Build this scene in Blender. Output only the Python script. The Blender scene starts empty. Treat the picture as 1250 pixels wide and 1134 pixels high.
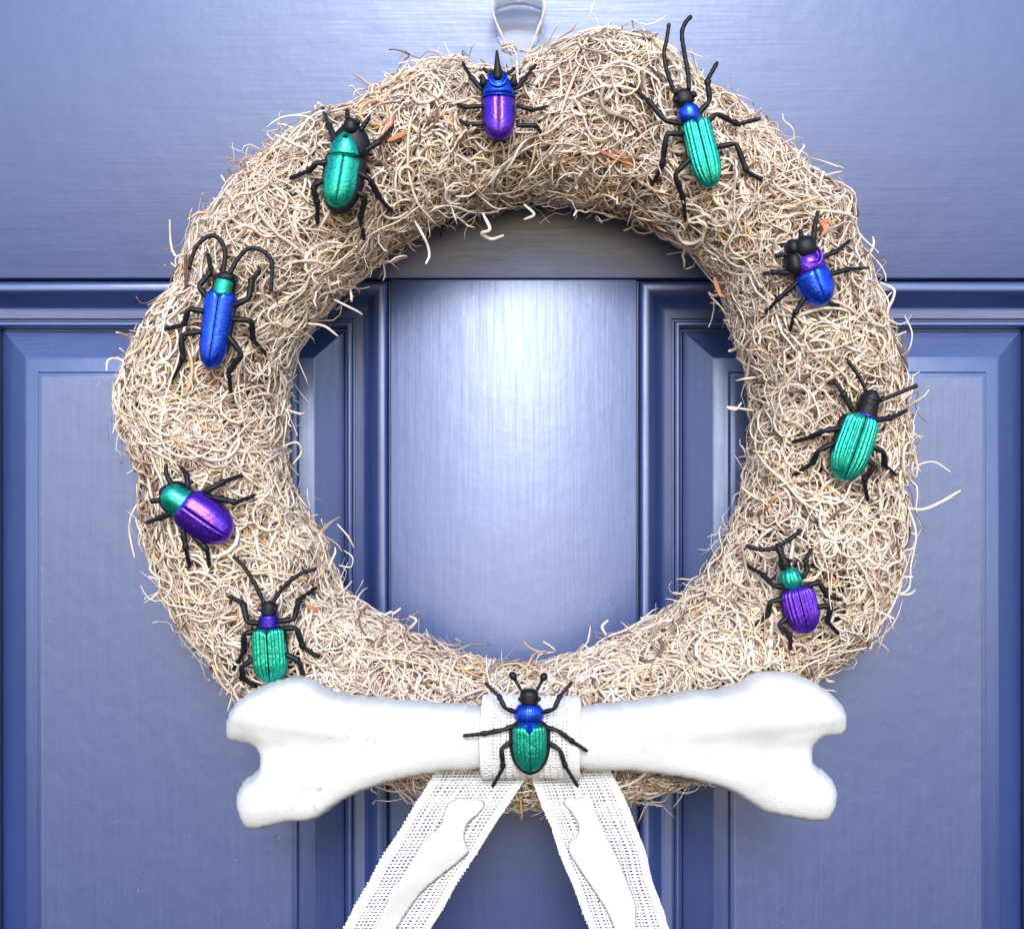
import bpy, bmesh, math, random
import numpy as np
from mathutils import Vector

random.seed(7)
rng = np.random.default_rng(11)
sc = bpy.context.scene
col = sc.collection

# ------------------------------------------------------------------ camera
D = 0.60            # metres from lens to the door face (door face is y = 0, camera looks along +Y)
S = 0.0004          # metres per photo pixel on the door face (photo is 1250 px wide)
cam_d = bpy.data.cameras.new('camera')
cam = bpy.data.objects.new('camera', cam_d)
col.objects.link(cam)
cam.location = (0, -D, 0)
cam.rotation_euler = (math.radians(90), 0, 0)
cam_d.sensor_width = 36
cam_d.lens = 36 * D / (1250 * S)
cam_d.clip_start = 0.02
cam_d.clip_end = 100
sc.camera = cam

# ------------------------------------------------------------------ sky, sun, exposure
SUN_EL, SUN_AZ = 27.0, 1.0          # degrees; azimuth measured from straight behind the camera, + to the right
w = bpy.data.worlds.new('World')
sc.world = w
w.use_nodes = True
nt = w.node_tree
bg = nt.nodes['Background']
sky = nt.nodes.new('ShaderNodeTexSky')
sky.sky_type = 'NISHITA'
sky.sun_disc = False
sky.sun_elevation = math.radians(SUN_EL)
sky.sun_rotation = math.radians(180 - SUN_AZ)
sky.air_density = 1.0
sky.dust_density = 0.7
sky.ozone_density = 2.5
nt.links.new(sky.outputs[0], bg.inputs[0])
bg.inputs[1].default_value = 0.15
sun_d = bpy.data.lights.new('sun', 'SUN')
sun_d.energy = 1.5
sun_d.angle = math.radians(20)
sun_d.color = (1.0, 0.99, 0.98)
sun = bpy.data.objects.new('sun', sun_d)
col.objects.link(sun)
el, az = math.radians(SUN_EL), math.radians(SUN_AZ)
to_sun = Vector((math.sin(az) * math.cos(el), -math.cos(az) * math.cos(el), math.sin(el)))
sun.rotation_euler = to_sun.to_track_quat('Z', 'Y').to_euler()
sun.location = to_sun * 3
vs = sc.view_settings
vs.view_transform = 'Standard'
vs.look = 'None'
vs.gamma = 1.0
vs.exposure = 0.92
vs.use_curve_mapping = False

# ------------------------------------------------------------------ helpers
def P(px, py, d):
    """photo pixel on a plane d metres in front of the door -> world"""
    k = (D - d) / D
    return np.array([(px - 625) * S * k, -d, (567 - py) * S * k])

def link(name, me, m, parent=None):
    o = bpy.data.objects.new(name, me)
    col.objects.link(o)
    if m:
        me.materials.append(m)
    if parent:
        o.parent = parent
    return o

def mesh(name, verts, faces, smooth=True, sharp=None):
    me = bpy.data.meshes.new(name)
    me.from_pydata([tuple(map(float, v)) for v in verts], [], faces)
    me.validate()
    if smooth:
        me.polygons.foreach_set('use_smooth', [True] * len(me.polygons))
        if sharp:
            me.set_sharp_from_angle(angle=math.radians(sharp))
    me.update()
    return me

def empty(name, loc):
    o = bpy.data.objects.new(name, None)
    col.objects.link(o)
    o.location = loc
    o.empty_display_size = 0.01
    return o

def tag(o, label, cat, group=None):
    o['label'] = label
    o['category'] = cat
    if group:
        o['group'] = group
    return o

def cr(pts, n):
    """Catmull-Rom resample of a polyline to n points"""
    p = np.array(pts, float)
    if len(p) == 2:
        t = np.linspace(0, 1, n)[:, None]
        return p[0] * (1 - t) + p[1] * t
    q = np.vstack([2 * p[0] - p[1], p, 2 * p[-1] - p[-2]])
    seg = np.linalg.norm(np.diff(p, axis=0), axis=1)
    cum = np.concatenate([[0], np.cumsum(seg)])
    out = []
    for s in np.linspace(0, cum[-1], n):
        i = min(np.searchsorted(cum, s, side='right') - 1, len(seg) - 1)
        t = (s - cum[i]) / max(seg[i], 1e-12)
        a, b, c, d_ = q[i], q[i + 1], q[i + 2], q[i + 3]
        out.append(0.5 * (2 * b + (c - a) * t + (2 * a - 5 * b + 4 * c - d_) * t * t + (3 * b - a - 3 * c + d_) * t ** 3))
    return np.array(out)

def tube(pts, rad, sides=8, flat=1.0, ref=(0, -1, 0)):
    """tube mesh data with rounded end caps"""
    p = np.array(pts, float)
    n = len(p)
    r = np.broadcast_to(np.array(rad, float), (n,)).copy()
    # end caps
    t0 = p[0] - p[1]; t0 /= np.linalg.norm(t0)
    t1 = p[-1] - p[-2]; t1 /= np.linalg.norm(t1)
    p = np.vstack([p[0] + t0 * r[0] * .9, p[0] + t0 * r[0] * .6, p, p[-1] + t1 * r[-1] * .6, p[-1] + t1 * r[-1] * .9])
    r = np.concatenate([[r[0] * .25, r[0] * .78], r, [r[-1] * .78, r[-1] * .25]])
    n = len(p)
    T = np.gradient(p, axis=0)
    T /= np.linalg.norm(T, axis=1)[:, None]
    ref = np.array(ref, float)
    B = np.cross(T, ref); bl = np.linalg.norm(B, axis=1)[:, None]
    B = np.where(bl < 1e-3, np.cross(T, [1, 0, 0]), B)
    B /= np.linalg.norm(B, axis=1)[:, None]
    N = np.cross(B, T)
    a = np.arange(sides) / sides * 2 * math.pi
    v = p[:, None, :] + r[:, None, None] * (np.cos(a)[None, :, None] * B[:, None, :] + flat * np.sin(a)[None, :, None] * N[:, None, :])
    v = v.reshape(-1, 3)
    f = []
    for i in range(n - 1):
        for j in range(sides):
            k = (j + 1) % sides
            f.append((i * sides + j, i * sides + k, (i + 1) * sides + k, (i + 1) * sides + j))
    f.append(tuple(range(sides))[::-1])
    f.append(tuple(range((n - 1) * sides, n * sides)))
    return v, f

class MB:
    def __init__(s): s.v = []; s.f = []
    def add(s, v, f):
        o = len(s.v)
        s.v.extend([tuple(map(float, x)) for x in v]); s.f.extend([tuple(i + o for i in q) for q in f])
        return s

# ------------------------------------------------------------------ materials
def mat(name):
    m = bpy.data.materials.new(name)
    m.use_nodes = True
    t = m.node_tree
    return m, t, t.nodes['Principled BSDF']

def N(t, typ, **kw):
    n = t.nodes.new(typ)
    for k, v in kw.items():
        setattr(n, k, v)
    return n

def noise(t, scale, detail=3, stretch=None, rough=.55):
    tc = N(t, 'ShaderNodeTexCoord')
    mp = N(t, 'ShaderNodeMapping')
    if stretch: mp.inputs['Scale'].default_value = stretch
    nz = N(t, 'ShaderNodeTexNoise')
    nz.inputs['Scale'].default_value = scale
    nz.inputs['Detail'].default_value = detail
    nz.inputs['Roughness'].default_value = rough
    t.links.new(tc.outputs['Object'], mp.inputs[0])
    t.links.new(mp.outputs[0], nz.inputs['Vector'])
    return nz

def ramp(t, src, stops):
    r = N(t, 'ShaderNodeValToRGB')
    e = r.color_ramp.elements
    while len(e) < len(stops): e.new(.5)
    for x, (p, c) in zip(e, stops):
        x.position = p; x.color = c if len(c) == 4 else (*c, 1)
    t.links.new(src, r.inputs[0])
    return r

def bump(t, b, src, strength, dist, prev=None):
    bp = N(t, 'ShaderNodeBump')
    bp.inputs['Strength'].default_value = strength
    bp.inputs['Distance'].default_value = dist
    t.links.new(src, bp.inputs['Height'])
    if prev: t.links.new(prev.outputs[0], bp.inputs['Normal'])
    t.links.new(bp.outputs[0], b.inputs['Normal'])
    return bp

def door_mat(name, stretch):
    m, t, b = mat(name)
    big = noise(t, 9, 3)
    c = ramp(t, big.outputs[0], [(.3, (.010, .030, .145)), (.7, (.013, .036, .165))])
    # tiny pale dust specks and paint nibs
    sp = noise(t, 620, 1)
    sr = ramp(t, sp.outputs[0], [(.79, (0, 0, 0)), (.84, (1, 1, 1))])
    mx = N(t, 'ShaderNodeMix', data_type='RGBA')
    t.links.new(sr.outputs[0], mx.inputs[0])
    t.links.new(c.outputs[0], mx.inputs[6])
    mx.inputs[7].default_value = (.22, .26, .40, 1)
    t.links.new(mx.outputs[2], b.inputs['Base Color'])
    br = noise(t, 1, 4, stretch, .65)
    rr = ramp(t, br.outputs[0], [(.3, (.41,) * 3), (.7, (.52,) * 3)])
    t.links.new(rr.outputs[0], b.inputs['Roughness'])
    b.inputs['Specular IOR Level'].default_value = 1
    b.inputs['IOR'].default_value = 1.8
    b.inputs['Specular Tint'].default_value = (.66, .765, 1, 1)
    b.inputs['Coat Weight'].default_value = .22
    b.inputs['Coat IOR'].default_value = 1.6
    b.inputs['Coat Roughness'].default_value = .25
    b1 = bump(t, b, br.outputs[0], .09, .0005)
    b2 = bump(t, b, noise(t, 1, 2, tuple(x * .28 for x in stretch)).outputs[0], .05, .0014, b1)
    b3 = bump(t, b, sr.outputs[0], .3, .0003, b2)
    b3 = bump(t, b, noise(t, 75, 3).outputs[0], .05, .004, b3)
    t.links.new(b3.outputs[0], b.inputs['Coat Normal'])
    return m

M = {}
M['door_v'] = door_mat('door paint brushed vertically', (800, 800, 26))
M['door_h'] = door_mat('door paint brushed sideways', (26, 800, 800))

def strand_mat():
    m, t, b = mat('dried wood moss strands')
    at = N(t, 'ShaderNodeAttribute', attribute_name='tone')
    c = ramp(t, at.outputs['Fac'], [(0, (.18, .105, .08)), (.16, (.50, .37, .31)), (.42, (.82, .68, .57)), (.72, (.95, .86, .76)), (.9, (.88, .70, .48)), (1, (.66, .38, .17))])
    nz = noise(t, 160, 3)
    v = ramp(t, nz.outputs[0], [(.3, (.78, .76, .77)), (.65, (1, 1, 1))])
    mx = N(t, 'ShaderNodeMix', data_type='RGBA', blend_type='MULTIPLY')
    mx.inputs[0].default_value = 1
    t.links.new(c.outputs[0], mx.inputs[6]); t.links.new(v.outputs[0], mx.inputs[7])
    t.links.new(mx.outputs[2], b.inputs['Base Color'])
    b.inputs['Roughness'].default_value = .7
    b.inputs['Specular IOR Level'].default_value = .3
    return m
M['strand'] = strand_mat()

def simple(name, colr, rough, metal=0, spec=.5, var=None, bmp=None):
    m, t, b = mat(name)
    b.inputs['Base Color'].default_value = (*colr, 1)
    b.inputs['Roughness'].default_value = rough
    b.inputs['Metallic'].default_value = metal
    b.inputs['Specular IOR Level'].default_value = spec
    if var:
        sc_, amt = var
        nz = noise(t, sc_, 3)
        lo = tuple(x * (1 - amt) for x in colr); hi = tuple(min(1, x * (1 + amt)) for x in colr)
        t.links.new(ramp(t, nz.outputs[0], [(.3, lo), (.7, hi)]).outputs[0], b.inputs['Base Color'])
    if bmp:
        sc_, st, di = bmp
        bump(t, b, noise(t, sc_, 3).outputs[0], st, di)
    return m
M['core'] = simple('straw core in shade', (.055, .038, .028), .9, var=(80, .5), bmp=(300, .8, .003))  # near-black brown: the shade behind the strands is put into this colour
M['black'] = simple('matt black plastic', (.006, .007, .011), .48, spec=.32, bmp=(700, .35, .0006))
M['twine'] = simple('pale cotton twine', (.66, .57, .48), .85, var=(400, .2), bmp=(1500, .6, .0004))
M['burlap'] = simple('white burlap thread', (.76, .76, .77), .85, var=(300, .1), bmp=(2500, .5, .0003))
M['flake'] = simple('orange bark flake', (.50, .20, .09), .7, var=(150, .35), bmp=(500, .6, .0008))

def paint(name, colr, dark):
    m, t, b = mat(name)
    nz = noise(t, 900, 2)
    c = ramp(t, nz.outputs[0], [(.32, dark), (.62, colr)])
    t.links.new(c.outputs[0], b.inputs['Base Color'])
    b.inputs['Metallic'].default_value = .8
    rr = ramp(t, noise(t, 350, 2).outputs[0], [(.3, (.24,) * 3), (.7, (.40,) * 3)])
    t.links.new(rr.outputs[0], b.inputs['Roughness'])
    b.inputs['Coat Weight'].default_value = .25
    b.inputs['Coat Roughness'].default_value = .15
    b1 = bump(t, b, noise(t, 420, 3).outputs[0], .35, .0007)
    bump(t, b, nz.outputs[0], .3, .0003, b1)
    return m
M['green'] = paint('metallic emerald paint', (.02, .50, .38), (.004, .30, .22))
M['blue'] = paint('metallic cobalt paint', (.012, .09, .78), (.006, .045, .55))
M['purple'] = paint('metallic violet paint', (.12, .03, .58), (.07, .012, .40))

M['indigo'] = paint('metallic indigo paint', (.04, .02, .50), (.02, .01, .32))

def bone_mat():
    m, t, b = mat('white moulded bone plastic')
    nz = noise(t, 28, 4)
    c = ramp(t, nz.outputs[0], [(.30, (.51, .505, .50)), (.52, (.63, .63, .635))])
    sp = noise(t, 260, 2)
    sm = noise(t, 30, 2)
    sr = ramp(t, sp.outputs[0], [(.64, (0, 0, 0)), (.70, (1, 1, 1))])
    gate = ramp(t, sm.outputs[0], [(.52, (0, 0, 0)), (.66, (.7,) * 3)])
    mul = N(t, 'ShaderNodeMath', operation='MULTIPLY')
    t.links.new(sr.outputs[0], mul.inputs[0]); t.links.new(gate.outputs[0], mul.inputs[1])
    mx = N(t, 'ShaderNodeMix', data_type='RGBA')
    t.links.new(mul.outputs[0], mx.inputs[0]); t.links.new(c.outputs[0], mx.inputs[6])
    mx.inputs[7].default_value = (.30, .27, .24, 1)
    t.links.new(mx.outputs[2], b.inputs['Base Color'])
    b.inputs['Roughness'].default_value = .45
    b.inputs['Subsurface Weight'].default_value = 0
    b.inputs['Subsurface Scale'].default_value = .004
    b1 = bump(t, b, noise(t, 55, 4).outputs[0], .45, .002)
    bump(t, b, noise(t, 500, 2).outputs[0], .15, .0004, b1)
    return m
M['bone'] = bone_mat()
M['applique'] = simple('white padded felt', (.70, .70, .72), .8, var=(60, .04), bmp=(200, .2, .0008))

def acrylic():
    m, t, b = mat('clear acrylic')
    b.inputs['Base Color'].default_value = (.93, .95, 1, 1)
    b.inputs['Transmission Weight'].default_value = .88
    b.inputs['Roughness'].default_value = .25
    b.inputs['IOR'].default_value = 1.16
    return m
M['acrylic'] = acrylic()

# ------------------------------------------------------------------ door
door = empty('door', (0, 0, 1700 * -S + 567 * S))
tag(door, 'navy blue painted door with raised panels behind the wreath', 'door')
d0z = door.location.z

def door_box(name, x0, x1, y0, y1, m):
    """flat board between photo pixels, front face on y=0"""
    X0, X1 = (x0 - 625) * S, (x1 - 625) * S
    Z0, Z1 = (567 - y1) * S - d0z, (567 - y0) * S - d0z
    bm = bmesh.new()
    bmesh.ops.create_cube(bm, size=1)
    for v in bm.verts:
        v.co = Vector(((X0 + X1) / 2 + v.co.x * (X1 - X0), .018 + v.co.y * .036, (Z0 + Z1) / 2 + v.co.z * (Z1 - Z0)))
    bmesh.ops.bevel(bm, geom=bm.edges[:], offset=.0009, segments=2, affect='EDGES', profile=.5)
    me = bpy.data.meshes.new(name)
    bm.to_mesh(me); bm.free()
    me.polygons.foreach_set('use_smooth', [True] * len(me.polygons))
    me.set_sharp_from_angle(angle=math.radians(35))
    return link(name, me, m, door)

OL, OR_, OT, OB = (-69, 476), (778, 1319), 341, 1500     # panel openings
door_box('rail', -360, 1610, -460, 340.2, M['door_h'])
door_box('rail', -360, 1610, OB + .8, 1700, M['door_h'])
door_box('stile', OL[1], OR_[0], OT, OB, M['door_v'])
door_box('stile', -360, OL[0], OT, OB, M['door_v'])
door_box('stile', OR_[1], 1610, OT, OB, M['door_v'])

def ring_sweep(rect, prof, fill):
    x0, x1, y0, y1 = rect
    v, f = [], []
    for o, dm in prof:
        for (x, y) in ((x0 + o, y0 + o), (x1 - o, y0 + o), (x1 - o, y1 - o), (x0 + o, y1 - o)):
            v.append(((x - 625) * S, -dm * .001, (567 - y) * S - d0z))
    for i in range(len(prof) - 1):
        for j in range(4):
            k = (j + 1) % 4
            f.append((i * 4 + j, i * 4 + k, (i + 1) * 4 + k, (i + 1) * 4 + j))
    if fill:
        n = (len(prof) - 1) * 4
        f.append((n, n + 1, n + 2, n + 3))
    f = [q[::-1] for q in f]
    me = mesh('m', v, f, True, 28)
    me.materials.append(M['door_v']); me.materials.append(M['door_h'])
    for i, p in enumerate(me.polygons):
        if i < (len(prof) - 1) * 4 and i % 4 in (0, 2): p.material_index = 1
    return me

def arc(x0, x1, base, h, n=8):
    return [(x0 + (x1 - x0) * i / n, base + h * math.sin(math.pi * i / n)) for i in range(n + 1)]
MOULD = [(.8, -6), (2.4, -6), (2.6, -1.5), (3.2, -.2), (4.5, .6), (7, 1.3), (10, 1.5), (13, 1.3), (16, .5), (19, -.8), (22, -2.6), (25, -4.6), (28, -6.4), (31, -7.6), (34, -8.2), (37, -8.5), (45, -9.2), (46, -9.6), (46.6, -11), (47.8, -11), (48.2, -9.6), (49.2, -8.7), (51, -8.2), (53, -8.2), (55, -8.8), (56.5, -9.8), (57.2, -11), (57.5, -15)]
PANEL = [(55, -15.5), (59.2, -15.5), (59.6, -14), (60.5, -13.3), (63, -12.7), (90, -6.9), (93, -6.1), (96, -5.6), (99, -5.2), (112, -3.7), (113, -3.3), (113.6, -1.9), (114.6, -1.4), (117, -1.1), (118.2, -.9), (121, -.9)]
for rect in ((OL[0], OL[1], OT, OB), (OR_[0], OR_[1], OT, OB)):
    pn = link('raised_panel', ring_sweep(rect, PANEL, True), None, door)
    # moulding mitred round the panel, strokes follow the vertical run
    link('moulding', ring_sweep(rect, MOULD, False), None, pn)
bk = mesh('m', [((x - 625) * S, .0362, (567 - y) * S - d0z) for x, y in ((-358, -458), (1608, -458), (1608, 1698), (-358, 1698))], [(0, 1, 2, 3)])
link('light_stop', bk, M['door_v'], door)  # unseen sheet added behind the door to block light

# ------------------------------------------------------------------ wreath shape
CX, CY = 625, 522
OUT = [(1110,522),(1100,430),(1080,380),(1045,290),(1040,240),(980,200),(930,150),(860,100),(800,45),(720,40),(660,62),(625,82),(560,70),(520,75),(430,120),(400,130),(330,180),(290,205),(270,235),(235,280),(215,350),(180,385),(150,450),(140,490),(150,540),(170,590),(170,640),(185,700),(215,760),(260,820),(350,905),(480,960),(560,985),(650,985),(800,970),(860,955),(940,900),(1000,830),(1060,790),(1095,720),(1110,640),(1105,590)]
INN = [(912,522),(890,420),(870,345),(820,300),(740,265),(650,255),(560,270),(500,300),(440,345),(400,390),(365,440),(358,520),(365,600),(400,650),(430,720),(500,760),(580,795),(650,800),(740,775),(800,745),(850,700),(890,630),(905,580)]
def polar(pts):
    a = np.array([math.atan2(CY - y, x - CX) % (2 * math.pi) for x, y in pts])
    r = np.array([math.hypot(x - CX, y - CY) for x, y in pts])
    i = np.argsort(a)
    a, r = a[i], r[i]
    return np.concatenate([a - 2 * math.pi, a, a + 2 * math.pi]), np.tile(r, 3)
PO, PI_ = polar(OUT), polar(INN)
TH = np.linspace(0, 2 * math.pi, 361)
RO = np.interp(TH, *PO) - 9
RI = np.interp(TH, *PI_) + 13
WD = .040                      # depth of the tube's centre line in front of the door
WB = .036                      # half thickness of the tube front to back
KW = (D - WD) / D
RC = (RO + RI) / 2 * S * KW
RA = (RO - RI) / 2 * S * KW
WC = P(CX, CY, WD)
lump = np.interp(TH, np.linspace(0, 2 * math.pi, 30), np.concatenate([(q := rng.normal(0, .0016, 29)), q[:1]]))

def torus(th, ph, h):
    th = np.mod(th, 2 * math.pi)
    rc = np.interp(th, TH, RC); ra = np.interp(th, TH, RA); lb = np.interp(th, TH, lump)
    lb = lb + .0007 * np.sin(7 * th + 2 * ph) * np.cos(3 * ph - 5 * th)
    e = rc + (ra + h) * np.cos(ph)
    return np.stack([WC[0] + e * np.cos(th), WC[1] - (WB + lb + h) * np.sin(ph), WC[2] + e * np.sin(th)], -1)

def wreath_at(px, py):
    """front surface depth and outward normal of the wreath under a photo pixel"""
    d = WD + WB
    for _ in range(12):
        p = P(px, py, d)
        q = p - WC
        th = math.atan2(q[2], q[0]) % (2 * math.pi)
        rho = math.hypot(q[0], q[2])
        c = (rho - np.interp(th, TH, RC)) / np.interp(th, TH, RA)
        inside = abs(c) < .97
        c = max(-.97, min(.97, c))
        d = WD + (WB + float(np.interp(th, TH, lump))) * math.sqrt(1 - c * c)
    sn = math.sqrt(1 - c * c)
    n = np.array([c * math.cos(th), -sn, c * math.sin(th)])
    return d, n, inside

wreath = empty('wreath', tuple(WC))
tag(wreath, 'round wreath of curly beige dried strands hanging on the navy door', 'wreath')

# core
nv, nh = 140, 24
tt, pp = np.meshgrid(np.linspace(0, 2 * math.pi, nv, endpoint=False), np.linspace(0, 2 * math.pi, nh, endpoint=False), indexing='ij')
cv = (torus(tt, pp, -.0110) - WC).reshape(-1, 3)
cf = [(i * nh + j, i * nh + (j + 1) % nh, ((i + 1) % nv) * nh + (j + 1) % nh, ((i + 1) % nv) * nh + j) for i in range(nv) for j in range(nh)]
link('straw_core', mesh('straw_core', cv, cf), M['core'], wreath)

CLUMP = rng.uniform(0, 2 * math.pi, 46 * 9 + 9)
def strands(n, m, lmin, lmax, h0, h1, wmin, wmax, kap, fly, front, tone_shift=0.0, th=None, ph=None):
    """random curly strands that creep over the tube; returns verts (n,m,4,3), tone (n)"""
    th = rng.uniform(0, 2 * math.pi, n) if th is None else th
    ph = rng.uniform(front[0], front[1], n) if ph is None else ph
    ci = (np.mod(th, 6.2831) / 6.2832 * 46).astype(int) * 9 + (np.mod(ph, 6.2831) / 6.2832 * 9).astype(int)
    al = CLUMP[np.clip(ci, 0, len(CLUMP) - 1)] + rng.normal(0, .75, n)
    L = rng.uniform(lmin, lmax, n) ; ds = L / (m - 1)
    kv = kap * np.clip(rng.lognormal(-.25, .7, n), .12, 2.6)
    k0 = rng.normal(0, 1, n) * kv
    k1 = rng.normal(0, .8, n) * kv
    fr = rng.uniform(.5, 2.2, n); p0 = rng.uniform(0, 6.28, n)
    hb = rng.uniform(h0, h1, n)
    ha = rng.uniform(.0004, .0022, n); hf = rng.uniform(1, 3.2, n); hp = rng.uniform(0, 6.28, n)
    lift = np.where(rng.random(n) < fly, rng.uniform(.002, .011, n), 0)
    pts = np.zeros((n, m, 3)); nor = np.zeros((n, m, 3))
    for i in range(m):
        u = i / (m - 1)
        h = hb + ha * np.sin(hf * 6.28 * u + hp) + lift * u ** 2
        pts[:, i] = torus(th, ph, h)
        nor[:, i] = torus(th, ph, h + .001) - pts[:, i]
        ra = np.interp(np.mod(th, 6.2831), TH, RA); rc = np.interp(np.mod(th, 6.2831), TH, RC)
        th = th + np.cos(al) * ds / (rc + ra * np.cos(ph))
        ph = ph + np.sin(al) * ds / (ra + h)
        al = al + np.clip((k0 + k1 * np.sin(fr * 6.28 * u + p0)) * ds, -.55, .55) + rng.normal(0, .09, n)
    nor /= np.linalg.norm(nor, axis=2)[..., None]
    T = np.gradient(pts, axis=1); T /= np.linalg.norm(T, axis=2)[..., None] + 1e-12
    B = np.cross(T, nor); B /= np.linalg.norm(B, axis=2)[..., None] + 1e-12
    Nn = np.cross(B, T)
    tw = (rng.uniform(0, 3.14, n)[:, None] + rng.normal(0, 1.2, n)[:, None] * np.linspace(0, 1, m)[None])[..., None]
    B2 = B * np.cos(tw) + Nn * np.sin(tw); N2 = -B * np.sin(tw) + Nn * np.cos(tw)
    wd = (wmin + (wmax - wmin) * rng.random(n) ** 1.6 * np.where(rng.random(n) < .06, 1.5, 1))[:, None, None] * (1 - .45 * np.abs(np.linspace(-1, 1, m)) ** 4)[None, :, None]
    tk = wd * rng.uniform(.22, .85, n)[:, None, None]
    V = np.stack([pts + B2 * wd, pts + N2 * tk, pts - B2 * wd, pts - N2 * tk], 2)
    tone = np.clip(rng.normal(.50, .25, n) + tone_shift + .09 * np.sin(pts[:, 0, 0] * 62 + 1.3) * np.cos(pts[:, 0, 2] * 55) + .07 * np.sin(pts[:, 0, 0] * 160 - pts[:, 0, 2] * 140), 0, .86)
    g = rng.random(n); tone = np.where(g < .06, rng.uniform(.86, 1, n), tone); tone = np.where(g > .95, rng.uniform(0, .12, n), tone)
    return V, tone

def strand_object(name, sets, parent):
    vs_, fs_, ts_ = [], [], []
    off = 0
    for V, tone in sets:
        n, m = V.shape[:2]
        idx = np.arange(n * m * 4).reshape(n, m, 4) + off
        a = idx[:, :-1]; b = idx[:, 1:]
        q = np.stack([a, np.roll(a, -1, 2), np.roll(b, -1, 2), b], -1).reshape(-1, 4)
        c0 = idx[:, 0][:, ::-1]; c1 = idx[:, -1]
        vs_.append(V.reshape(-1, 3) - WC); fs_.append(np.vstack([q, c0, c1])); ts_.append(np.repeat(tone, m * 4))
        off += n * m * 4
    v = np.vstack(vs_); f = np.vstack(fs_); tn = np.concatenate(ts_)
    me = bpy.data.meshes.new(name)
    me.vertices.add(len(v)); me.vertices.foreach_set('co', v.ravel().astype(np.float32))
    me.loops.add(f.size); me.loops.foreach_set('vertex_index', f.ravel().astype(np.int32))
    me.polygons.add(len(f)); me.polygons.foreach_set('loop_start', np.arange(0, f.size, 4, dtype=np.int32))
    me.polygons.foreach_set('use_smooth', np.ones(len(f), bool))
    at = me.attributes.new('tone', 'FLOAT', 'POINT'); at.data.foreach_set('value', tn.astype(np.float32))
    me.update(calc_edges=True)
    return link(name, me, M['strand'], parent)

FR = (-.45, math.pi + .45)
BODIES = [((432,150),(412,262),28),((608,76),(609,174),22),((832,112),(868,230),21),((972,294),(1004,374),25),((1066,476),(1027,587),27),((949,664),(985,773),22),((329,733),(331,834),23),((202,600),(281,655),28),((277,333),(257,451),20)]
def clear(V, tone):
    """strands of the top layers stay out from over the glued-on beetles"""
    p = V.mean(2)
    k = (D + p[..., 1]) / D
    x = p[..., 0] / (S * k) + 625; y = 567 - p[..., 2] / (S * k)
    bad = np.zeros(len(V), bool)
    for a, b, r in BODIES:
        a, b = np.array(a, float), np.array(b, float)
        ab = b - a
        t = np.clip(((x - a[0]) * ab[0] + (y - a[1]) * ab[1]) / (ab @ ab), 0, 1)
        dd = np.hypot(x - a[0] - t * ab[0], y - a[1] - t * ab[1])
        bad |= (dd < r + 2).any(1)
    return V[~bad], tone[~bad]
so = strand_object('curly_strands', [
    strands(5200, 12, .028, .065, -.0095, -.0040, .0005, .0010, 80, 0, FR, -.10),  # deeper strands toned darker, shade of the gaps put into colour
    strands(4800, 17, .028, .075, -.0048, .0002, .00045, .00095, 150, .0, FR, .02),
    clear(*strands(3000, 20, .030, .090, -.0012, .0020, .0004, .00088, 185, .09, FR, .10)),
    clear(*strands(3200, 12, .015, .050, -.002, .0022, .00016, .00034, 130, .25, FR, .0)),
    clear(*strands(1400, 8, .008, .022, -.002, .0015, .0005, .0009, 90, .3, FR, .05)),
], wreath)
so['kind'] = 'stuff'

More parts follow.
